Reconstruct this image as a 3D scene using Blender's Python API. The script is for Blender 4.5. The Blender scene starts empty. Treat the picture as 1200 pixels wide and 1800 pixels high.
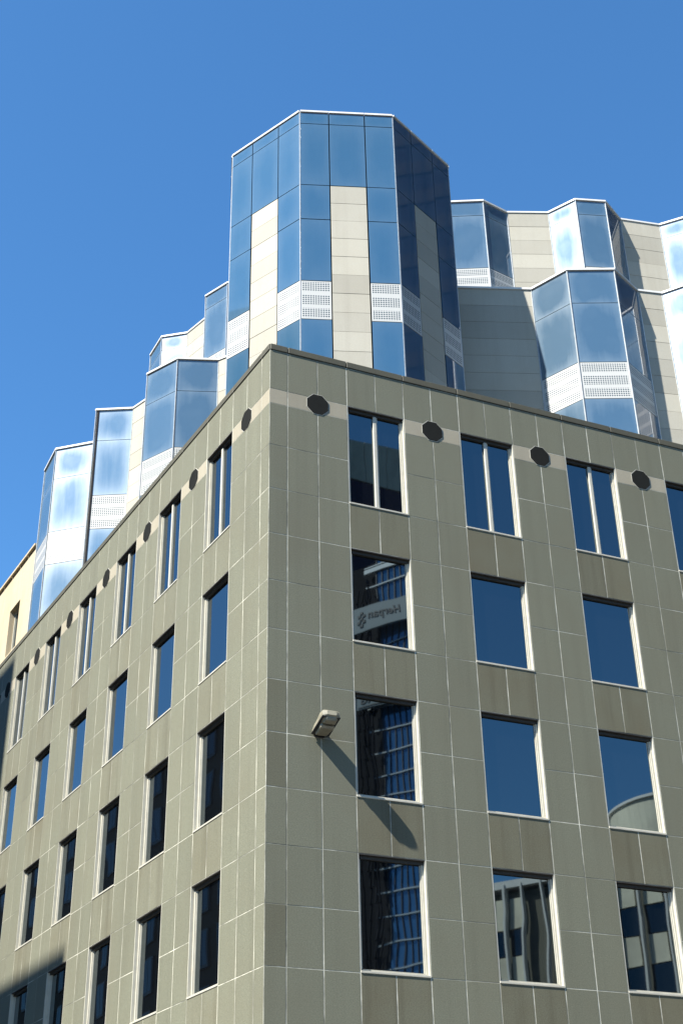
import bpy, bmesh, math, random
from mathutils import Vector, Matrix
random.seed(7)
S = bpy.context.scene
R_ = math.radians
# ------------------------------------------------------------------ camera
Z0 = 19.4                                   # height of the limestone band above the pavement
cam_d = bpy.data.cameras.new('camera'); cam = bpy.data.objects.new('camera', cam_d)
S.collection.objects.link(cam); S.camera = cam
cam_d.sensor_fit = 'VERTICAL'; cam_d.sensor_height = 36.0; cam_d.lens = 2407.9/1800*36
cam_d.clip_start = 0.1; cam_d.clip_end = 3000
rr = Vector((0.91683592, -0.39886193, -0.01791837)); dd = Vector((0.18726825, 0.4692292, -0.86299164)); ff = Vector((0.35262233, 0.78786618, 0.50490036))
M = Matrix((rr, -dd, -ff)).transposed().to_4x4(); M.translation = Vector((-8.77, -23.351, -17.804+Z0))
cam.matrix_world = M
CAMP = M.translation.copy()
def project(p):
    q = Vector(p)-CAMP; z = q.dot(ff)
    if z < .1: return None
    return (600+2407.9*q.dot(rr)/z, 900+2407.9*q.dot(dd)/z, z)
# ------------------------------------------------------------------ world, sun, exposure
SUN_AZ, SUN_EL = -161.5, 47.5               # azimuth counted from +X anticlockwise
W = bpy.data.worlds.new('World'); S.world = W; W.use_nodes = True
wn = W.node_tree.nodes; bg = wn['Background']
sky = wn.new('ShaderNodeTexSky'); sky.sky_type = 'NISHITA'; sky.sun_disc = False
sky.sun_elevation = R_(SUN_EL); sky.sun_rotation = R_(90-SUN_AZ)
sky.altitude = 0; sky.air_density = 1.0; sky.dust_density = 0.1; sky.ozone_density = 10
hs = wn.new('ShaderNodeHueSaturation'); hs.inputs['Hue'].default_value = .493; hs.inputs['Saturation'].default_value = 1.07; hs.inputs['Value'].default_value = 1.0
W.node_tree.links.new(sky.outputs[0], hs.inputs['Color']); W.node_tree.links.new(hs.outputs[0], bg.inputs[0]); bg.inputs[1].default_value = 0.084
sl = bpy.data.lights.new('sun', 'SUN'); sl.energy = 5.0; sl.angle = R_(0.5); sl.color = (1.0, .97, .92)
sun = bpy.data.objects.new('sun', sl); S.collection.objects.link(sun)
sv = Vector((math.cos(R_(SUN_EL))*math.cos(R_(SUN_AZ)), math.cos(R_(SUN_EL))*math.sin(R_(SUN_AZ)), math.sin(R_(SUN_EL))))
sun.rotation_euler = sv.to_track_quat('Z', 'Y').to_euler(); sun.location = (-40, -20, 60)
S.view_settings.view_transform = 'Standard'; S.view_settings.look = 'None'
S.view_settings.exposure = 1.60; S.view_settings.gamma = 1; S.view_settings.use_curve_mapping = False
S.cycles.max_bounces = 8; S.cycles.glossy_bounces = 5; S.cycles.diffuse_bounces = 3

# ------------------------------------------------------------------ materials
def N(nt, t, **k):
    n = nt.nodes.new(t)
    for a, b in k.items(): setattr(n, a, b)
    return n
def mat(name):
    m = bpy.data.materials.new(name); m.use_nodes = True; nt = m.node_tree
    return m, nt, nt.nodes['Principled BSDF']
def math_(nt, op, a, b=None, c=None, clamp=False):
    n = N(nt, 'ShaderNodeMath', operation=op, use_clamp=clamp)
    for i, v in enumerate((a, b, c)):
        if v is None: continue
        if isinstance(v, (int, float)): n.inputs[i].default_value = v
        else: nt.links.new(v, n.inputs[i])
    return n.outputs[0]
def mixc(nt, f, a, b, mode='MIX'):
    n = N(nt, 'ShaderNodeMix', data_type='RGBA', blend_type=mode)
    for s, v in ((0, f), (6, a), (7, b)):
        if isinstance(v, (int, float)): n.inputs[s].default_value = v
        elif isinstance(v, tuple): n.inputs[s].default_value = (*v, 1) if len(v) == 3 else v
        else: nt.links.new(v, n.inputs[s])
    return n.outputs[2]
def noise(nt, vec, scale, detail=3, rough=.55, dims='3D', scl=None):
    if scl:
        mp = N(nt, 'ShaderNodeMapping'); mp.inputs['Scale'].default_value = scl; nt.links.new(vec, mp.inputs[0]); vec = mp.outputs[0]
    n = N(nt, 'ShaderNodeTexNoise', noise_dimensions=dims); n.inputs['Scale'].default_value = scale
    n.inputs['Detail'].default_value = detail; n.inputs['Roughness'].default_value = rough
    nt.links.new(vec, n.inputs['Vector']); return n.outputs[0]
def ramp(nt, v, a, b, lo=0., hi=1.):
    n = N(nt, 'ShaderNodeMapRange', clamp=True); nt.links.new(v, n.inputs[0])
    n.inputs[1].default_value = a; n.inputs[2].default_value = b; n.inputs[3].default_value = lo; n.inputs[4].default_value = hi
    return n.outputs[0]
def geo_pos(nt): return N(nt, 'ShaderNodeNewGeometry').outputs['Position']
def rnd(nt):
    a = N(nt, 'ShaderNodeObjectInfo').outputs['Random']; b = N(nt, 'ShaderNodeNewGeometry').outputs['Random Per Island']
    return math_(nt, 'FRACT', math_(nt, 'ADD', a, b))
def bump(nt, h, bsdf, strength, dist=.01):
    b = N(nt, 'ShaderNodeBump'); b.inputs['Strength'].default_value = strength; b.inputs['Distance'].default_value = dist
    nt.links.new(h, b.inputs['Height']); nt.links.new(b.outputs[0], bsdf.inputs['Normal'])

def stone(name, base, dark, vary=.16, streak=.35, tint=(.22, .19, .13), rough=.75):
    base, dark, tint = (tuple(.86*x for x in c_) for c_ in (base, dark, tint))
    m, nt, b = mat(name); p = geo_pos(nt)
    sp = noise(nt, p, 42, 4, .75)                                # granite speckle
    big = noise(nt, p, .55, 4, .6)                               # weather patches
    st = noise(nt, p, 1.0, 5, .6, scl=(3.2, 3.2, .16))           # rain streaks
    c = mixc(nt, ramp(nt, sp, .33, .68), dark, base)
    c = mixc(nt, ramp(nt, big, .42, .72, 0, .5), c, tint)
    c = mixc(nt, ramp(nt, st, .5, .78, 0, streak), c, tuple(.55*t for t in tint))
    v = ramp(nt, rnd(nt), 0, 1, 1-vary, 1+vary)
    vm = N(nt, 'ShaderNodeHueSaturation'); nt.links.new(c, vm.inputs['Color']); nt.links.new(v, vm.inputs['Value'])
    nt.links.new(vm.outputs[0], b.inputs['Base Color']); b.inputs['Roughness'].default_value = rough
    b.inputs['Specular IOR Level'].default_value = .35
    bump(nt, sp, b, .25, .004); return m
def plain(name, col, rough=.5, metal=0., vary=0., grime=.2, nscale=3.):
    m, nt, b = mat(name); p = geo_pos(nt)
    n = noise(nt, p, nscale, 5, .65)
    c = mixc(nt, ramp(nt, n, .4, .75, 0, grime), col, tuple(.45*x for x in col))
    if vary:
        vm = N(nt, 'ShaderNodeHueSaturation'); nt.links.new(c, vm.inputs['Color']); nt.links.new(ramp(nt, rnd(nt), 0, 1, 1-vary, 1+vary), vm.inputs['Value']); c = vm.outputs[0]
    nt.links.new(c, b.inputs['Base Color']); b.inputs['Roughness'].default_value = rough; b.inputs['Metallic'].default_value = metal
    return m

MAT = {}
MAT['stone'] = stone('grey_granite', (.180, .180, .124), (.106, .105, .071), .05, .26, (.135, .125, .082))
MAT['stained'] = stone('rain_stained_granite', (.160, .154, .102), (.093, .088, .055), .05, .5, (.105, .085, .045))
MAT['streaked'] = stone('lightly_streaked_granite', (.180, .176, .120), (.104, .101, .068), .045, .5, (.115, .10, .058))
MAT['brownstone'] = stone('brown_tinged_granite', (.148, .144, .095), (.086, .083, .053), .04, .25, (.115, .10, .06))
MAT['cream'] = stone('limestone_band', (.34, .305, .22), (.27, .24, .175), .05, .2, (.25, .215, .145))
MAT['coping'] = stone('dark_coping_stone', (.085, .081, .055), (.045, .043, .028), .08, .4, (.10, .09, .06))  # darker than the wall panels
MAT['concrete'] = stone('pale_concrete', (.385, .362, .292), (.335, .312, .25), .12, .18, (.32, .29, .22), .8)
MAT['alu'] = plain('cream_aluminium', (.40, .375, .30), .38, .0, 0, .25, 5)
MAT['whitecap'] = plain('white_metal_capping', (.55, .535, .49), .4, 0, 0, .15, 4)
MAT['post'] = plain('grey_corner_metal', (.42, .44, .44), .35, .3, 0, .5, 9)
MAT['joint'] = plain('black_gasket', (.014, .014, .016), .9, 0, 0, .2); MAT['joint'].node_tree.nodes['Principled BSDF'].inputs['Specular IOR Level'].default_value = .1
MAT['octagon'] = plain('charcoal_metal_plate', (.014, .0145, .013), .95, 0, .1, .3); MAT['octagon'].node_tree.nodes['Principled BSDF'].inputs['Specular IOR Level'].default_value = .05
MAT['core'] = plain('roof_membrane', (.16, .155, .14), .9, 0, 0, .4, 1)
MAT['plaster'] = stone('cream_plaster', (.52, .435, .29), (.44, .365, .24), .05, .35, (.42, .30, .17), .85)
MAT['brown'] = stone('brown_render', (.065, .040, .018), (.042, .026, .012), .08, .3, (.05, .03, .016), .85)
MAT['opp_concrete'] = stone('buff_concrete', (.66, .62, .48), (.58, .54, .42), .08, .2, (.36, .33, .26), .8)
MAT['opp_wall'] = stone('dark_exposed_aggregate', (.16, .15, .115), (.10, .095, .07), .05, .2, (.1, .09, .06), .85)
MAT['asphalt'] = stone('asphalt', (.06, .06, .062), (.04, .04, .042), 0, .2, (.05, .048, .045), .9)
MAT['paving'] = stone('paving_stone', (.30, .29, .27), (.2, .195, .18), .1, .2, (.2, .18, .15), .85)
MAT['kerb'] = stone('kerb_granite', (.33, .32, .31), (.22, .22, .21), .1, .1, (.2, .18, .15), .8)
MAT['lamp'] = plain('cream_lamp_housing', (.21, .19, .135), .45, 0, 0, .5, 9)
MAT['headshade'] = plain('lintel_shadow_metal', (.03, .026, .02), .6, 0, 0, .2)  # lintel shadow painted into the window head lining and top frame
MAT['bronze'] = plain('dark_blue_cladding', (.006, .009, .020), .9, 0, 0, .2); MAT['bronze'].node_tree.nodes['Principled BSDF'].inputs['Specular IOR Level'].default_value = .1
MAT['dark'] = plain('dark_steel', (.018, .018, .02), .5, 0, 0, .2)
MAT['signwhite'] = plain('pale_sign_board', (.10, .135, .15), .5, 0, 0, .1)
MAT['magenta'] = plain('dark_plum_cladding', (.045, .014, .03), .5, 0, 0, .2)

m, nt, b = mat('joint_sealant'); p = geo_pos(nt)
f = ramp(nt, noise(nt, p, .8, 4, .65), .38, .60)
f2 = ramp(nt, noise(nt, p, 7, 3, .6), .3, .62, .55, 1)
f = math_(nt, 'MULTIPLY', f, f2)
nt.links.new(mixc(nt, f, (.12, .117, .09), (.50, .475, .38)), b.inputs['Base Color']); b.inputs['Roughness'].default_value = .7; MAT['sealant'] = m

def mirror_glass(name, tint, wave, dustc=(.10, .11, .11), dust=.012, wscale=.55, ior=None):
    m, nt, b = mat(name); tc = N(nt, 'ShaderNodeTexCoord'); p = geo_pos(nt)
    oi = N(nt, 'ShaderNodeObjectInfo').outputs['Random']
    add = N(nt, 'ShaderNodeVectorMath', operation='ADD'); nt.links.new(p, add.inputs[0])
    cm = N(nt, 'ShaderNodeCombineXYZ'); nt.links.new(math_(nt, 'MULTIPLY', oi, 57.), cm.inputs[0]); nt.links.new(math_(nt, 'MULTIPLY', oi, 31.), cm.inputs[2])
    nt.links.new(cm.outputs[0], add.inputs[1])
    h = noise(nt, add.outputs[0], wscale, 1.5, .4)
    b.inputs['Metallic'].default_value = 1.; b.inputs['Base Color'].default_value = (*tint, 1); b.inputs['Roughness'].default_value = .015
    if ior:
        b.inputs['Metallic'].default_value = 0.; b.inputs['Base Color'].default_value = (.0006, .001, .0018, 1); b.inputs['IOR'].default_value = ior; b.inputs['Specular Tint'].default_value = (*tint, 1)
    bump(nt, h, b, 1., wave)
    d = N(nt, 'ShaderNodeBsdfDiffuse'); d.inputs[0].default_value = (*dustc, 1)
    mx = N(nt, 'ShaderNodeMixShader'); mx.inputs[0].default_value = dust
    nt.links.new(b.outputs[0], mx.inputs[1]); nt.links.new(d.outputs[0], mx.inputs[2])
    nt.links.new(mx.outputs[0], nt.nodes['Material Output'].inputs[0]); return m
MAT['pane'] = mirror_glass('tinted_mirror_glass', (.76, .92, .96), .0032, ior=2.45)
MAT['oppglass'] = mirror_glass('street_side_glass', (.06, .075, .085), .003, (.012, .014, .014), .3)
MAT['bluecurtain'] = mirror_glass('blue_curtain_glass', (.25, .36, .48), .004, (.035, .10, .20), .6)

def tower_glass(name, col, dustlo, dusthi, f0=1.75, dustcol=(.40, .46, .50), dior=2.2, soft=.4, blot=.4):
    m, nt, b = mat(name); uv = N(nt, 'ShaderNodeUVMap').outputs[0]; p = geo_pos(nt)
    sx = N(nt, 'ShaderNodeSeparateXYZ'); nt.links.new(uv, sx.inputs[0]); u, v = sx.outputs[0], sx.outputs[1]
    eu = math_(nt, 'MULTIPLY', u, math_(nt, 'SUBTRACT', 1., u)); ev = math_(nt, 'MULTIPLY', v, math_(nt, 'SUBTRACT', 1., v))
    edge = math_(nt, 'MULTIPLY', math_(nt, 'POWER', math_(nt, 'MULTIPLY', math_(nt, 'MULTIPLY', eu, ev), 16.), .6), .5)
    oi = rnd(nt)
    sh = N(nt, 'ShaderNodeCombineXYZ'); nt.links.new(math_(nt, 'MULTIPLY', oi, 71.), sh.inputs[2]); nt.links.new(math_(nt, 'MULTIPLY', oi, 13.), sh.inputs[0])
    ad = N(nt, 'ShaderNodeVectorMath', operation='ADD'); nt.links.new(p, ad.inputs[0]); nt.links.new(sh.outputs[0], ad.inputs[1])
    st = noise(nt, ad.outputs[0], 1., 4, .6, scl=(3.4, 3.4, .35)); pt = noise(nt, ad.outputs[0], 1.3, 3, .5)
    e2 = math_(nt, 'ADD', edge, math_(nt, 'MULTIPLY', math_(nt, 'SUBTRACT', st, .5), .42))
    e2 = math_(nt, 'ADD', e2, math_(nt, 'MULTIPLY', math_(nt, 'SUBTRACT', pt, .5), blot))
    mask = ramp(nt, e2, .0, .14+.5*soft, 1., 0.)
    mask = math_(nt, 'MAXIMUM', mask, ramp(nt, pt, .5, .9, 0, .22))
    fac = ramp(nt, mask, 0, 1, dustlo, dusthi)
    b.inputs['Base Color'].default_value = (*col, 1); b.inputs['Roughness'].default_value = .03; b.inputs['IOR'].default_value = f0
    d = N(nt, 'ShaderNodeBsdfPrincipled'); d.inputs['Base Color'].default_value = (*dustcol, 1); d.inputs['Roughness'].default_value = .42; d.inputs['IOR'].default_value = dior
    mx = N(nt, 'ShaderNodeMixShader'); nt.links.new(fac, mx.inputs[0])
    nt.links.new(b.outputs[0], mx.inputs[1]); nt.links.new(d.outputs[0], mx.inputs[2])
    nt.links.new(mx.outputs[0], nt.nodes['Material Output'].inputs[0]); return m
MAT['towerglass'] = tower_glass('blue_spandrel_glass', (.010, .060, .118), .06, .13, 2.15, (.27, .33, .35), 1.6, .75)
MAT['bayglass'] = tower_glass('blue_vision_glass', (.014, .055, .100), .10, .26, 2.1, dustcol=(.30, .36, .38), dior=1.9)
MAT['glareglass'] = tower_glass('sun_glare_vision_glass', (.03, .105, .20),   .12, .50, dustcol=(.32, .39, .42), dior=1.95, soft=.7, blot=.22)  # bay glass copy, sun glare put into its paler colour and heavier dust

m, nt, b = mat('perforated_white_metal'); tc = N(nt, 'ShaderNodeTexCoord'); uv = N(nt, 'ShaderNodeUVMap').outputs[0]
sx = N(nt, 'ShaderNodeSeparateXYZ'); nt.links.new(tc.outputs['Object'], sx.inputs[0]); su = N(nt, 'ShaderNodeSeparateXYZ'); nt.links.new(uv, su.inputs[0])
vv = su.outputs[1]; per = .066
def cell(o): return math_(nt, 'SUBTRACT', math_(nt, 'FRACT', math_(nt, 'DIVIDE', math_(nt, 'ADD', o, 50.), per)), .5)
cx, cz = cell(sx.outputs[0]), cell(sx.outputs[2])
r = math_(nt, 'SQRT', math_(nt, 'ADD', math_(nt, 'MULTIPLY', cx, cx), math_(nt, 'MULTIPLY', cz, cz)))
hole = math_(nt, 'LESS_THAN', r, .34)
zone = math_(nt, 'FRACT', math_(nt, 'DIVIDE', math_(nt, 'SUBTRACT', vv, .035), .345))
zone = math_(nt, 'MULTIPLY', math_(nt, 'LESS_THAN', zone, .71), math_(nt, 'MULTIPLY', math_(nt, 'GREATER_THAN', vv, .035), math_(nt, 'LESS_THAN', vv, .972)))
margin = math_(nt, 'MULTIPLY', math_(nt, 'GREATER_THAN', su.outputs[0], .03), math_(nt, 'LESS_THAN', su.outputs[0], .97))
k = math_(nt, 'MULTIPLY', math_(nt, 'MULTIPLY', hole, zone), margin)
nt.links.new(mixc(nt, k, (.38, .375, .345), (.015, .035, .045)), b.inputs['Base Color']); b.inputs['Roughness'].default_value = .42; MAT['perf'] = m

# ------------------------------------------------------------------ mesh helpers
class MB:                                    # collects boxes and polygons, builds ONE mesh object
    def __init__(s): s.bm = bmesh.new(); s.uv = s.bm.loops.layers.uv.new('UVMap')
    def box(s, c, d, ang=0., tilt=0.):
        mtx = Matrix.Translation(c) @ Matrix.Rotation(ang, 4, 'Z') @ Matrix.Rotation(tilt, 4, 'X')
        vs = [s.bm.verts.new(mtx @ Vector((x*d[0]/2, y*d[1]/2, z*d[2]/2))) for x in (-1, 1) for y in (-1, 1) for z in (-1, 1)]
        for q in ((0, 1, 3, 2), (4, 6, 7, 5), (0, 4, 5, 1), (2, 3, 7, 6), (0, 2, 6, 4), (1, 5, 7, 3)):
            f = s.bm.faces.new([vs[i] for i in q])
            for l, i in zip(f.loops, q): l[s.uv].uv = (float(i >= 4), float(i % 2))
        return s
    def prism(s, pts, z0, z1):
        a = [s.bm.verts.new((x, y, z0)) for x, y in pts]; t = [s.bm.verts.new((x, y, z1)) for x, y in pts]; n = len(pts)
        s.bm.faces.new(t); s.bm.faces.new(a[::-1])
        for i in range(n): s.bm.faces.new((a[i], a[(i+1) % n], t[(i+1) % n], t[i]))
        return s
    def mesh(s, name, m):
        bmesh.ops.recalc_face_normals(s.bm, faces=s.bm.faces)
        me = bpy.data.meshes.new(name); s.bm.to_mesh(me); s.bm.free(); me.materials.append(MAT[m] if isinstance(m, str) else m); return me
    def build(s, name, m, parent=None, **tags): return link(name, s.mesh(name, m), parent, **tags)
def link(name, me, parent=None, loc=(0, 0, 0), ang=0., tilt=0., **tags):
    o = bpy.data.objects.new(name, me); S.collection.objects.link(o); o.parent = parent
    o.location = loc; o.rotation_euler = (tilt, 0, ang)
    for k, v in tags.items(): o[k] = v
    return o
CACHE = {}
def piece(name, m, parent, loc, d, ang, bev=0., tilt=0., **tags):
    key = (m, tuple(round(x, 3) for x in d), bev)
    if key not in CACHE:
        mb = MB(); mb.box((0, 0, 0), d)
        if bev: bmesh.ops.bevel(mb.bm, geom=[e for e in mb.bm.edges], offset=bev, segments=1, affect='EDGES')
        CACHE[key] = mb.mesh(name, m)
    return link(name, CACHE[key], parent, loc, ang, tilt, **tags)
def empty(name, loc, **tags):
    o = bpy.data.objects.new(name, None); S.collection.objects.link(o); o.location = loc; o.empty_display_size = .5
    for k, v in tags.items(): o[k] = v
    return o
class Frame:                                 # wall frame: x along wall (left to right seen from outside), v inward, z up
    def __init__(s, o, ang): s.o = o; s.a = ang; s.t = (math.cos(ang), math.sin(ang)); s.i = (-math.sin(ang), math.cos(ang))
    def p(s, x, v, z): return (s.o[0]+s.t[0]*x+s.i[0]*v, s.o[1]+s.t[1]*x+s.i[1]*v, z)
def facing(P, Q): return Frame(P, math.atan2(Q[1]-P[1], Q[0]-P[0])), math.hypot(Q[0]-P[0], Q[1]-P[1])

# ------------------------------------------------------------------ ground
TH = .103
eL = (-math.sin(TH), math.cos(TH))           # along the left facade, away from the corner
FR = Frame((0, 0), 0.)
FL = Frame((0, 0), math.atan2(-eL[1], -eL[0]))   # x is negative along the left facade
MB().box((0, 0, -.6), (3000, 3000, 1.0)).build('ground', 'asphalt', kind='structure')
pv = MB(); pv.prism([(-4.2, -4.0), (40, -4.0), (40, 0), (0, 0), FL.p(-48, 0, 0)[:2], FL.p(-48, -3.6, 0)[:2]], -.1, .0); pv.build('pavement', 'paving', kind='structure')
kb = MB(); kb.box((18, -4.08, -.03), (44, .15, .13)); c = FL.p(-23.5, -3.75, -.03); kb.box(c, (48, .15, .13), FL.a); kb.build('kerb', 'kerb', kind='structure')
lm = MB()
for i in range(14): lm.box((-2+i*4.2, -9.5, -.092), (2.2, .12, .012))
lm.build('road_marking', 'whitecap', kind='structure')

# ------------------------------------------------------------------ the stone office building
OB = empty('office_building', (0, 0, 0), label='grey stone corner office block with blue octagonal glass tower and stepped glass bays above', category='office building')
ROWS = [1.06, 0.0, -.387, -1.48, -2.58] + [-3.68-1.1*i for i in range(14)]      # joints, measured from the band
ROWS = [z for z in ROWS if z > -19.0] + [-19.38]
GAP = .021; GAPZ = .013
def cols(strip, win, pier, n):
    xs = [0, strip-pier, strip-pier/2, strip]; kinds = ['s', 'p', 'p']; x = strip
    for c in range(n):
        xs += [x+win/2, x+win, x+win+pier/2, x+win+pier]; kinds += ['w', 'w', 'p', 'p']; x += win+pier
    return xs, kinds
SPEC = {'R': (FR, 1, 1.873, 1.432, 1.446, 8), 'L': (FL, -1, 1.918, 1.429, 1.505, 7)}
def winrow(zt):
    if abs(zt) < .01 or abs(zt+.387) < .01 or abs(zt+1.48) < .01: return True
    k = round((-3.68-zt)/1.1, 3)
    return zt <= -3.6 and zt > -18 and abs(k-round(k)) < .02 and round(k) % 3 in (0, 1)
cands = []; rest = {}
seal = MB()
for side, (F, sg, strip, win, pier, n) in SPEC.items():
    xs, kinds = cols(strip, win, pier, n)
    for ci, kd in enumerate(kinds):
        x0, x1 = xs[ci], xs[ci+1]
        for zt, zb in zip(ROWS[:-1], ROWS[1:]):
            if kd == 'w' and winrow(zt): continue
            m_ = 'stone'
            if zt == 0.0: m_ = 'cream'
            elif kd == 'w' and zt < -2: m_ = 'stained' if side == 'R' else 'streaked'
            elif side == 'R' and kd == 's' and (-9.0 < zt < -6.9 or -12 < zt < -11.3): m_ = 'brownstone'
            elif side == 'R' and random.random() < .0 and zt < -2 and kd == 'p': m_ = 'brownstone'
            xc = (x0+x1)/2*sg; zc = (zt+zb)/2+Z0; w = x1-x0-GAP; h = zt-zb-GAPZ
            if zt == 0.0: h = zt-zb-.004
            prot = random.uniform(-.001, .001)
            loc = F.p(xc, .02+prot, zc); d = (w, .04, h)
            q = project(loc); vis = q and -60 < q[0] < 1260 and 560 < q[1] < 1860
            name = 'limestone_panel' if m_ == 'cream' else 'stone_panel'
            cands.append((q[2] if vis else 1e6+(q[2] if q else 1e5), name, m_, loc, d, F.a))
            seal.box(F.p(xc, .0245, zc), (x1-x0, .044, zt-zb), F.a)
cands.sort(key=lambda t: t[0]); cnt = {}
extra = {}
for dist, name, m_, loc, d, a in cands:
    cnt[name] = cnt.get(name, 0)+1
    if cnt[name] <= 300 and dist < 1e6:
        piece(name, m_, OB, loc, d, a, .003, random.uniform(-.0012, .0012))
    else:
        extra.setdefault(m_, MB()).box(loc, d, a)
for m_, mb in extra.items(): mb.build('stone_panel' if m_ != 'cream' else 'limestone_panel', m_, OB, kind='stuff')
seal.build('joint_sealant', 'sealant', OB, kind='stuff')
# coping stones
for side, (F, sg, strip, win, pier, n) in SPEC.items():
    xs, _ = cols(strip, win, pier, n)
    xs2 = [xs[0]] + xs[1::2] if (len(xs) % 2 == 0) else [xs[0]] + xs[1::2]
    for a_, b_ in zip(xs2[:-1], xs2[1:]):
        off = -.012
        piece('coping_stone', 'coping', OB, F.p((a_+b_)/2*sg, .24+off, 1.150+Z0), (b_-a_-.014, .50, .165), F.a, .012)
# octagonal plates in the band
def octagon(F, x, r=.262):
    def disc(rad, t, m, name, parent, v):
        key = ('oct', rad, m)
        if key not in CACHE:
            mb = MB(); pts = [(rad*math.cos(R_(22.5+45*k)), rad*math.sin(R_(22.5+45*k))) for k in range(8)]
            a = [mb.bm.verts.new((p_[0], -t/2, p_[1])) for p_ in pts]; b2 = [mb.bm.verts.new((p_[0], t/2, p_[1])) for p_ in pts]
            mb.bm.faces.new(a); mb.bm.faces.new(b2[::-1])
            for k in range(8): mb.bm.faces.new((a[k], b2[k], b2[(k+1) % 8], a[(k+1) % 8]))
            CACHE[key] = mb.mesh(name, m)
        return link(name, CACHE[key], parent, F.p(x, v, -.160+Z0) if parent is OB else (0, v, 0), F.a if parent is OB else 0)
    o = disc(r*1.06, .014, 'octagon', 'octagonal_vent', OB, -.006)
    disc(r*1.12, .008, 'alu', 'rim', o, .005)
for side, (F, sg, strip, win, pier, n) in SPEC.items():
    for c_ in range(min(n+1, 8)): octagon(F, sg*(strip-pier/2+c_*(win+pier)))
# windows
WR = [(0.0, -2.58)] + [(-3.68-3.3*i, -5.88-3.3*i) for i in range(4)]
D_ = .145
def window(F, xc, zt, zb, w, double, sg):
    h = zt-zb; zc = (zt+zb)/2+Z0
    key = ('win', round(w, 3), round(h, 3), sg)
    if key not in CACHE:
        mb = MB()
        D = .145                              # reveal depth
        for s in (-1, 1): mb.box((s*(w/2-.009), D/2+.004, 0), (.018, D, h-.004))             # jamb lining
        mb.box((0, D/2+.0, -h/2+.014), (w-.036, D, .026))
        for s in (-1, 1):
            mb.box((s*(w/2-.018-.022), .105, 0), (.044, .05, h-.05))                         # outer frame
            mb.box((s*(w/2-.066-.010), .120, 0), (.020, .030, h-.15))                        # inner bead
        mb.box((0, .105, -h/2+.027+.03), (w-.15, .05, .06))
        CACHE[key] = mb.mesh('window', 'alu')
    o = link('window', CACHE[key], OB, F.p(xc, 0, zc), F.a)
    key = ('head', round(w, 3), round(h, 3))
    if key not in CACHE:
        mb = MB(); mb.box((0, D_/2+.004, h/2-.012), (w-.038, D_, .02)); mb.box((0, .100, h/2-.024-.03), (w-.038, .06, .06)); CACHE[key] = mb.mesh('head_frame', 'headshade')
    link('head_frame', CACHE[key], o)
    piece('pane', 'pane', o, (0, .132, -.002), (w-.06, .012, h-.06), 0, 0)
    piece('sill', 'alu', o, (0, .020, -h/2+.020), (w-.006, .07, .038), 0, .003)
    if double: 
        piece('mullion', 'alu', o, (0, .098, -.004), (.075, .055, h-.12), 0, .004)
        if sg > 0: piece('mullion_fin', 'alu', o, (.045, .108, -.004), (.05, .04, h-.12), 0, .004)
    return o
for side, (F, sg, strip, win, pier, n) in SPEC.items():
    for c_ in range(min(n, 7) if side == 'L' else 5):
        for ri, (zt, zb) in enumerate(WR): window(F, sg*(strip+c_*(win+pier)+win/2), zt, zb, win, ri == 0, sg)
# core of the podium: keeps light out behind the panels, carries the roof
xr = 1.873+8*2.878; ul = 1.918+7*2.934
LE = FL.p(-ul, .25, 0)[:2]
core = MB(); core.prism([(.25, .25), (xr, .25), (xr, 26), (6, 26), LE], 0, Z0+.1); core.build('roof_slab', 'core', OB)
bk = MB()                                    # back of the parapet
bk.box(FR.p(xr/2+.15, .30, Z0+.62), (xr-.6, .38, .88)); bk.box(FL.p(-ul/2, .30, Z0+.62), (ul-.6, .38, .88), FL.a); bk.build('parapet_back', 'core', OB)

# ------------------------------------------------------------------ glass tower and stepped wings
def glass_face(part, P, Q, rows, m='bayglass', cap=True):
    F, L = facing(P, Q)
    for zt, zb, ty in rows:
        nm, mm = ('perforated_panel', 'perf') if ty == 'perf' else ('glass_pane', m)
        piece(nm, mm, part, F.p(L/2, .025, (zt+zb)/2+Z0), (L-.035, .03, zt-zb-.022), F.a, 0, random.uniform(-.002, .002))
    if cap: piece('capping', 'whitecap', part, F.p(L/2, .06, rows[0][0]+.04+Z0), (L+.03, .2, .075), F.a, .006)
def slab_face(part, P, Q, zt, zb, x0=0., x1=None, sh=.62, cap=True):
    F, L = facing(P, Q); x1 = L if x1 is None else x1; z = zt
    while z > zb+.05:
        z2 = max(zb, z-sh)
        piece('concrete_slab', 'concrete', part, F.p((x0+x1)/2, .02+random.uniform(-.004, .004), (z+z2)/2+Z0), (x1-x0-.02, .05, z-z2-.007), F.a, .003); z = z2
    if cap: piece('capping', 'whitecap', part, F.p((x0+x1)/2, .06, zt+.04+Z0), (x1-x0+.03, .2, .075), F.a, .006)
def backing(mb, P, Q, zt, zb):
    F, L = facing(P, Q); mb.box(F.p(L/2, .075, (zt+zb)/2+Z0), (L+.02, .06, zt-zb), F.a)
def post(part, P, zt, zb): piece('corner_post', 'post', part, (P[0], P[1], (zt+zb)/2+Z0), (.034, .034, zt-zb), R_(15))

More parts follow.
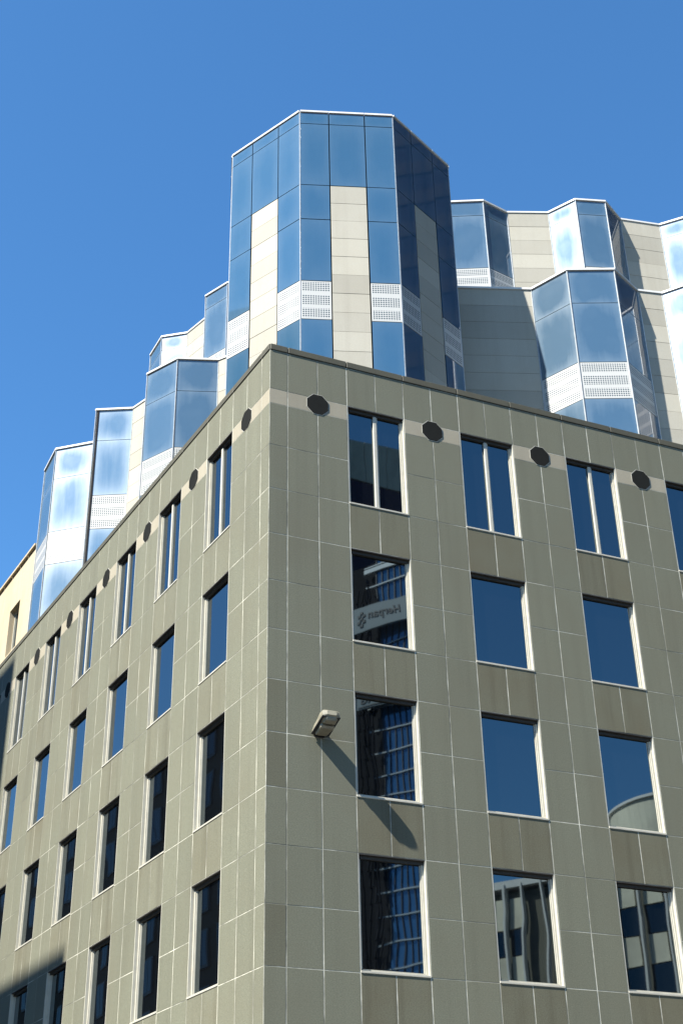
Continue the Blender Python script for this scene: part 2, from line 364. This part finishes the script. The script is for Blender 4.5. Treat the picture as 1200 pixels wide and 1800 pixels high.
# octagonal tower
TT = 11.86
a0 = R_(-63.84); tp = [(.652, 5.025)]
for k in range(8):
    a = a0+k*math.pi/4; tp.append((tp[-1][0]+2.657*math.cos(a), tp[-1][1]+2.657*math.sin(a)))
cxy = (sum(p_[0] for p_ in tp[:8])/8, sum(p_[1] for p_ in tp[:8])/8)
inner = [(cxy[0]+(p_[0]-cxy[0])*.985, cxy[1]+(p_[1]-cxy[1])*.985) for p_ in tp[:8]]
mb = MB(); mb.prism(inner, Z0, Z0+TT+.04); TOW = mb.build('octagonal_tower', 'joint', OB, label='tall eight sided tower of blue glass and concrete strips')
TR = [(TT, 11.43, 'g'), (11.43, 9.09, 'g'), (9.09, 7.84, 'g'), (7.84, 5.69, 'g'), (5.69, 4.41, 'perf'), (4.41, 2.3, 'g'), (2.3, 1.1, 'g'), (1.1, .1, 'perf')]
for k in range(-1, 4):
    P, Q = tp[k % 8], tp[k % 8+1]; F, L = facing(P, Q); c1, c2 = .308*L, .692*L
    for (x0, x1) in ((0, c1), (c1, c2), (c2, L)):
        mid = x0 == c1
        for zt, zb, ty in TR[:2 if mid else 99]:
            nm, mm = ('perforated_panel', 'perf') if ty == 'perf' else ('glass_pane', 'towerglass')
            piece(nm, mm, TOW, F.p((x0+x1)/2, .0, (zt+zb)/2+Z0), (x1-x0-.03, .03, zt-zb-.026), F.a, 0, random.uniform(-.002, .002))
        piece('capping', 'whitecap', TOW, F.p((x0+x1)/2, .05, TT+.045+Z0), (x1-x0-.012, .2, .07), F.a, .006)
    slab_face(TOW, P, Q, 9.09, .1, c1+.01, c2-.01, .63, False)
for k in range(0, 4): post(TOW, tp[k], TT, .1)

R2T, R3T = 8.70, 15.30
def rows2(): return [(R2T, 7.49, 'g'), (7.49, 5.36, 'g'), (5.36, 4.10, 'perf'), (4.10, 2.0, 'g'), (2.0, .1, 'g')]
def rows3(): return [(R3T, 14.68, 'g'), (14.68, 12.35, 'g'), (12.35, 11.25, 'perf'), (11.25, 9.2, 'g'), (9.2, 8.8, 'g')]
def wing(poly, kinds, zt, zb, rows):
    bay = None; i = 0
    while i < len(kinds):
        j = i
        while j < len(kinds) and (kinds[j] in 'gh') == (kinds[i] in 'gh'): j += 1
        mb = MB()
        for q in range(i, j): backing(mb, poly[q], poly[q+1], zt, zb)
        if kinds[i] in 'gh':
            part = mb.build('glass_bay', 'joint', OB)
            for q in range(i, j): glass_face(part, poly[q], poly[q+1], rows(), 'glareglass' if kinds[q] == 'h' else 'bayglass')
            for q in range(i, j+1): post(part, poly[q], zt, zb)
        else:
            part = mb.build('concrete_pier', 'joint', OB)
            for q in range(i, j): slab_face(part, poly[q], poly[q+1], zt, zb)
        i = j
# right wing, lower tier
p2 = [(7.28, 4.67), (9.77, 3.76), (10.29, 2.58), (11.58, 2.03), (12.77, 2.59), (13.54, 2.42), (14.25, 1.46), (15.5, 1.2), (16.55, 2.0), (17.4, 2.05), (18.3, 1.2), (19.5, 1.2), (20.4, 2.1), (24, 2.1)]
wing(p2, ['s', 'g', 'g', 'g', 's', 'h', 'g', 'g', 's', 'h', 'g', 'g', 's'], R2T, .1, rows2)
# right wing, upper tier
p3 = [(8.55, 8.9), (9.15, 7.6), (10.41, 6.99), (11.46, 7.19), (12.81, 6.66), (13.34, 5.72), (14.35, 5.41), (15.33, 5.97), (16.79, 5.69), (17.5, 4.9), (18.6, 4.75), (19.5, 5.4), (24, 5.3)]
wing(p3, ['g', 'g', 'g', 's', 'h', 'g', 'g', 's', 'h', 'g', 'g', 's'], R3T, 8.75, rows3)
# left wing, lower tier (listed far to near, that is left to right)
q2 = [(-1.38, 19.33), (-1.34, 17.77), (-.22, 16.83), (.1, 16.3), (-.66, 14.87), (.47, 14.30), (.72, 13.66), (.74, 13.3), (.35, 12.25), (1.0, 11.07), (2.24, 10.64), (2.9, 9.7)]
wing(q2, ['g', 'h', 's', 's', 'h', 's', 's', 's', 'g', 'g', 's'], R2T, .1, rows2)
# left wing, upper tier
q3 = [(2.36, 19.82), (2.43, 18.51), (3.28, 17.89), (3.64, 16.75), (3.22, 15.5), (3.72, 14.45), (5.0, 14.0), (6.2, 15.0)]
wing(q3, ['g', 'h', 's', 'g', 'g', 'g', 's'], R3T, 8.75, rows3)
# roofs of the tiers
MB().prism([(x+.06, y+.12) for x, y in p2]+[(24, 24), (8, 24)], R2T-.25+Z0, R2T+.03+Z0).build('roof_slab', 'core', OB)
MB().prism([(x+.06, y+.12) for x, y in p3]+[(24, 24), (9, 24)], R3T-.25+Z0, R3T+.03+Z0).build('roof_slab', 'core', OB)
MB().prism([(x+.1, y+.02) for x, y in q2]+[(7, 11), (8, 24), (2, 24)], R2T-.25+Z0, R2T+.03+Z0).build('roof_slab', 'core', OB)
MB().prism([(x+.1, y+.05) for x, y in q3]+[(8, 24), (4, 24)], R3T-.25+Z0, R3T+.03+Z0).build('roof_slab', 'core', OB)

# ------------------------------------------------------------------ cream building beyond the left end
CB = empty('cream_building', FL.p(-26, 1, 0), label='cream plastered building with one small window, behind the far left end of the stone parapet', category='building')
def inp(o, parent): o.parent = parent; o.matrix_parent_inverse = Matrix.Translation(parent.location).inverted(); return o
CV = 1.05; ctop = 6.5
wx0, wx1, wz0, wz1 = 22.35, 23.55, 3.1, 4.98
mb = MB()
def crect(u0, u1, z0, z1): mb.box(FL.p(-(u0+u1)/2, CV+.2, (z0+z1)/2+Z0), (u1-u0, .4, z1-z0), FL.a)
crect(20.9, wx0, -19.4, ctop); crect(wx1, 34, -19.4, ctop); crect(wx0, wx1, -19.4, wz0); crect(wx0, wx1, wz1, ctop)
mb.box(FL.p(-27.5, CV+4.4, ctop/2-9.7+Z0-.1), (13, 7.6, ctop+19.0), FL.a)
inp(mb.build('wall', 'plaster', None), CB)
for k in range(14):
    u = 20.9+k*.95
    inp(piece('coping_tile', 'plaster', None, FL.p(-(u+.47), CV+.18, ctop+.05+Z0), (.92, .55, .10), FL.a, .01), CB)
wmb = MB(); h = wz1-wz0
for s in (-1, 1): wmb.box((s*.56, 0, 0), (.07, .06, h))
wmb.box((0, 0, h/2-.035), (1.05, .06, .07)); wmb.box((0, 0, -h/2+.035), (1.05, .06, .07)); wmb.box((0, .0, 0), (.06, .05, h-.14))
cw = inp(wmb.build('window', 'alu', None), CB); cw.location = FL.p(-(wx0+wx1)/2, CV+.22, (wz0+wz1)/2+Z0); cw.rotation_euler = (0, 0, FL.a)
piece('pane', 'pane', cw, (0, .04, 0), (1.1, .012, h-.05), 0)

# ------------------------------------------------------------------ lamp on the right facade
LP = empty('wall_lamp', (1.09, 0, Z0-8.0), label='beige box floodlight on a short arm sticking out of the stone wall beside the corner', category='wall lamp')
LP.rotation_euler = (R_(-16), 0, 0)
def loft(secs, name, m, parent):
    mb = MB(); rings = []
    for (y, cx_, cz_, w, h, rz) in secs:
        ring = []; y *= .90
        for k in range(16):
            a = 2*math.pi*k/16; ca, sa = math.cos(a), math.sin(a); e = .45
            ring.append(mb.bm.verts.new((cx_+w/2*math.copysign(abs(ca)**e, ca), y, cz_+h/2*math.copysign(abs(sa)**e, sa)*(1 if sa < 0 else rz))))
        rings.append(ring)
    for a, b in zip(rings[:-1], rings[1:]):
        for k in range(16): mb.bm.faces.new((a[k], a[(k+1) % 16], b[(k+1) % 16], b[k]))
    mb.bm.faces.new(rings[0]); mb.bm.faces.new(rings[-1])
    return mb.build(name, m, parent)
loft([(.03, 0, .02, .26, .13, 1), (-.08, 0, .02, .29, .14, 1), (-.16, .01, .02, .33, .15, 1), (-.40, .02, .02, .36, .16, 1.1), (-.60, .02, .02, .40, .165, 1.15), (-.70, .02, .02, .37, .15, 1.1), (-.745, .02, .015, .20, .10, 1)], 'housing', 'lamp', LP)
loft([(-.06, .01, -.055, .22, .06, 1), (-.12, .01, -.07, .25, .09, 1), (-.24, .015, -.075, .25, .11, 1), (-.42, .02, -.085, .30, .13, 1), (-.47, .02, -.075, .25, .10, 1)], 'lens', 'lamp', LP)
loft([(-.50, .02, -.06, .25, .06, 1), (-.54, .02, -.075, .26, .09, 1), (-.66, .02, -.07, .24, .09, 1), (-.70, .02, -.05, .2, .05, 1)], 'gear_cover', 'lamp', LP)
mb = MB(); mb.box((0, -.012, .02), (.2, .024, .22)); mb.build('wall_plate', 'dark', LP)
mb = MB(); mb.box((.015, -.33, -.048), (.385, .60, .012)); mb.build('rim_gasket', 'dark', LP)

# ------------------------------------------------------------------ buildings across the streets (seen in the window reflections)
def far_frame(k):                            # the oblique street front opposite the right facade, at distance factor k
    def sc(x, y): return (-8.77+k*(x+8.77), .28-(-23.35+k*(-y+.28+23.35)))
    A, B = sc(19, -37), sc(28, -22); F = Frame(B, math.atan2(A[1]-B[1], A[0]-B[0])); F.L = math.hypot(A[0]-B[0], A[1]-B[1]); return F
def zk(z, k): return 1.6+k*(z-1.6)
def parent_to(o, P): o.parent = P; o.matrix_parent_inverse = P.matrix_world.inverted() if False else Matrix.Translation(P.location).inverted(); return o
def far_piece(name, m, P, loc, d, ang): return parent_to(piece(name, m, None, loc, d, ang), P)
# blue curtain-wall tower with sign band
k = 2.0; F = far_frame(k); Lk = F.L
def sx_(s): return Lk-s*k                     # reflections were measured as s from A toward B
GT = empty('glass_skyscraper', F.p(sx_(0), 3, 0), label='blue curtain wall high rise with a pale sign band, opposite the right facade', category='high rise')
H = zk(37.2, k)
parent_to(MB().box(F.p(sx_(-1.2), 3.0, H/2-.3), (13*k*.999, 5, H-.6), F.a).build('tower_body', 'joint', None), GT)
x0 = sx_(1.55); x1 = sx_(5.3)
parent_to(MB().box(F.p((x0+x1)/2, .2, H/2), (x0-x1, .3, H-1), F.a).build('curtain_glass', 'bluecurtain', None), GT)
x = x0
while x > x1: far_piece('mullion', 'dark', GT, F.p(x, .0, H/2), (.09, .14, H-1), F.a); x -= .72
z = zk(24.8, k)-2.35*25
while z < H-1: far_piece('rail', 'post', GT, F.p((x0+x1)/2+.6, -.12, z), (x0-x1+1.6, .14, .13), F.a); z += 2.35
far_piece('top_rail', 'post', GT, F.p((x0+x1)/2+.6, -.1, zk(36.3, k)), (x0-x1+1.6, .3, .5), F.a)
for kx in range(4):                          # bowed steel ribs in the dark recess
    mb = MB()
    xx = sx_(.5+.28*kx); zz = 4.
    while zz < H-4: mb.box(F.p(xx, -.5-.5*abs(math.sin(zz*.22+kx)), zz), (.16, .16, 1.7), F.a, .25*math.cos(zz*.22+kx)); zz += 1.6
    parent_to(mb.build('steel_rib', 'joint', None), GT)
parent_to(MB().box(F.p(sx_(.0), -.9, H/2), (.22, .22, H), F.a).build('edge_mast', 'post', None), GT)
parent_to(MB().box(F.p(sx_(3.2), -1.25, zk(33.3, k)), (5.6*k, .25, 1.3*k), F.a).build('sign_band', 'signwhite', None), GT)
parent_to(MB().box(F.p(sx_(2.6), -1.25, zk(28.75, k)), (4.2*k, .25, 1.15*k), F.a).build('sign_band', 'signwhite', None), GT)
parent_to(MB().box(F.p(sx_(2.6), -1.4, zk(28.28, k)), (4.0*k, .06, .07*k), F.a).build('sign_stripe', 'dark', None), GT)
def text(body, size, F, x, v, z, name, parent, sp=1.0, offset=.0):
    cu = bpy.data.curves.new(name, 'FONT'); cu.body = body; cu.size = size; cu.extrude = .03; cu.align_x = 'CENTER'; cu.align_y = 'CENTER'; cu.space_character = sp; cu.offset = offset
    tmp = bpy.data.objects.new(name+'_curve', cu); S.collection.objects.link(tmp)
    bpy.context.view_layer.update()
    me = bpy.data.meshes.new_from_object(tmp.evaluated_get(bpy.context.evaluated_depsgraph_get())); bpy.data.objects.remove(tmp)
    me.materials.clear(); me.materials.append(MAT['dark'])
    o = link(name, me, None); o.location = F.p(x, v, z); o.rotation_euler = (math.pi/2, 0, F.a); return parent_to(o, parent)
text('Herpan', 1.22, F, sx_(2.33), -1.41, zk(33.36, k), 'lettering', GT, 1.05, .02)
text('ZAG', 1.35, F, sx_(1.5), -1.41, zk(28.66, k), 'lettering', GT, 1.1, .03)
mb = MB(); c = F.p(sx_(.95), -.52, zk(33.25, k))
for dx, dz, tl in ((-.32, .28, .5), (.3, .3, -.5), (-.3, -.3, -.5), (.32, -.28, .5), (0, 0, 0), (0, .62, 0), (0, -.62, 0)):
    q = F.p(sx_(.95)+dx, -1.42, zk(33.25, k)+dz); mb.box(q, (.36, .06, .24), F.a)
parent_to(mb.build('logo', 'dark', None), GT)
# buff concrete office block, with drum on its roof
k = 1.35; F = far_frame(k); Lk = F.L
CO = empty('concrete_office', F.p(sx_(14), 5, 0), label='buff concrete office with white fins and a rounded roof drum, opposite the right facade', category='office building')
zr = zk(18.1, k); xa = sx_(7.1); xb = sx_(26)
parent_to(MB().box(F.p((xa+xb)/2, 6.2, zr/2-.2), (xa-xb, 12, zr-.4), F.a).build('wall', 'opp_wall', None), CO)
parent_to(MB().box(F.p((xa+xb)/2, 6.0, zr), (xa-xb+.3, 12.6, .45), F.a).build('roof_edge', 'whitecap', None), CO)
fl = zk(16.75, k)-zk(14.3, k); _ = 0
s = 7.1
bays = []
while s < 25: bays.append((s, .75 if s < 8.7 else 1.05)); s += .8 if s < 8.7 else 1.12
for bi, (s, w) in enumerate(bays):
    x = sx_(s)
    far_piece('fin', 'whitecap', CO, F.p(x, -.18, zr/2), (.12, .36, zr), F.a)
    if 2 <= bi <= 3: continue
    z = zk(17.6, k)
    while z > 2:
        xm = sx_(s+w*.5); ww = w*k*.86
        far_piece('spandrel_panel', 'opp_concrete', CO, F.p(xm, .08, z-fl*.30), (ww*.8, .25, fl*.5), F.a); far_piece('window', 'oppglass', CO, F.p(xm, .17, z-fl*.78), (ww*.98, .1, fl*.48), F.a); z -= fl
mb = MB(); c = F.p(sx_(15.9), 5.2, 0); rad = 5.2
pts = [(c[0]+rad*math.cos(2*math.pi*i/64), c[1]+rad*math.sin(2*math.pi*i/64)) for i in range(64)]
mb.prism(pts, zr-.3, zk(20.85, k)); parent_to(mb.build('roof_drum', 'opp_concrete', None), CO)
mb = MB(); pts = [(c[0]+(rad+.15)*math.cos(2*math.pi*i/64), c[1]+(rad+.15)*math.sin(2*math.pi*i/64)) for i in range(64)]
mb.prism(pts, zk(20.85, k)-.02, zk(20.85, k)+.14); parent_to(mb.build('drum_rim', 'whitecap', None), CO)
# slab block far behind
SB = empty('slab_block', (60, -136, 0), label='tall grey slab block with dark plum lower storeys, far behind the curtain wall high rise', category='tower block')
parent_to(MB().box((60.5, -136, 52.8), (21, 12, 105.6)).build('wall', 'magenta', None), SB)
for i in range(6): far_piece('top_panel', 'opp_concrete', SB, (51.75+i*3.5, -135.9, 109.2), (3.42, 12.2, 7.0), 0)
DT = empty('added_dark_tower', (78, -14, 0), label='added out of view dark blue tower at the far end of the right hand street, darkens sky fill and reflections', category='high rise')  # added building, cuts sky fill and gives right-hand faces something dark to mirror
parent_to(MB().box((78, -14, 56.9), (26, 60, 113.8)).build('wall', 'bronze', None), DT)
for i in range(31): far_piece('window_band', 'joint', DT, (64.93, -14, 5+i*3.5), (.12, 59, 1.5), 0)
for i in range(41): far_piece('fin', 'bronze', DT, (64.8, -44+i*1.5, 57), (.28, .14, 113.5), 0)
# brown street front opposite the left facade
WD = 26.0; BH = 18.55+Z0
BB = empty('brown_building', FL.p(-40, -WD-6, 0), label='long brown rendered street building facing the left stone facade', category='building')
G = Frame(FL.p(0, -WD, 0)[:2], FL.a+math.pi)  # x now grows along the left street away from the corner
parent_to(MB().box(G.p(65.2, 6.2, BH/2-.2), (119.7, 12, BH-.4), G.a).build('wall', 'brown', None), BB)
parent_to(MB().box(G.p(65.2, 6.0, BH-.1), (120.0, 12.8, .5), G.a).build('cornice', 'brown', None), BB)
u = 37.0
while u < 124:
    z = 3.2
    while z < BH-2:
        f = far_piece('window', 'dark', BB, G.p(u, .13, z+1.1), (1.7, .16, 2.5), G.a)
        for q in (-1, 1): piece('pane', 'oppglass', f, (q*.38, -.07, 0), (.66, .06, 2.2), 0)
        z += 3.6
    u += 3.1
AN = empty('brown_annex', G.p(13, 3, 0), label='tall narrow brown stair tower rising from the street building opposite the left facade', category='building')
AH = 29.6+Z0
parent_to(MB().box(G.p(15.8, -.3+2.0, AH/2), (6.4, 4, AH), G.a).build('wall', 'brown', None), AN)
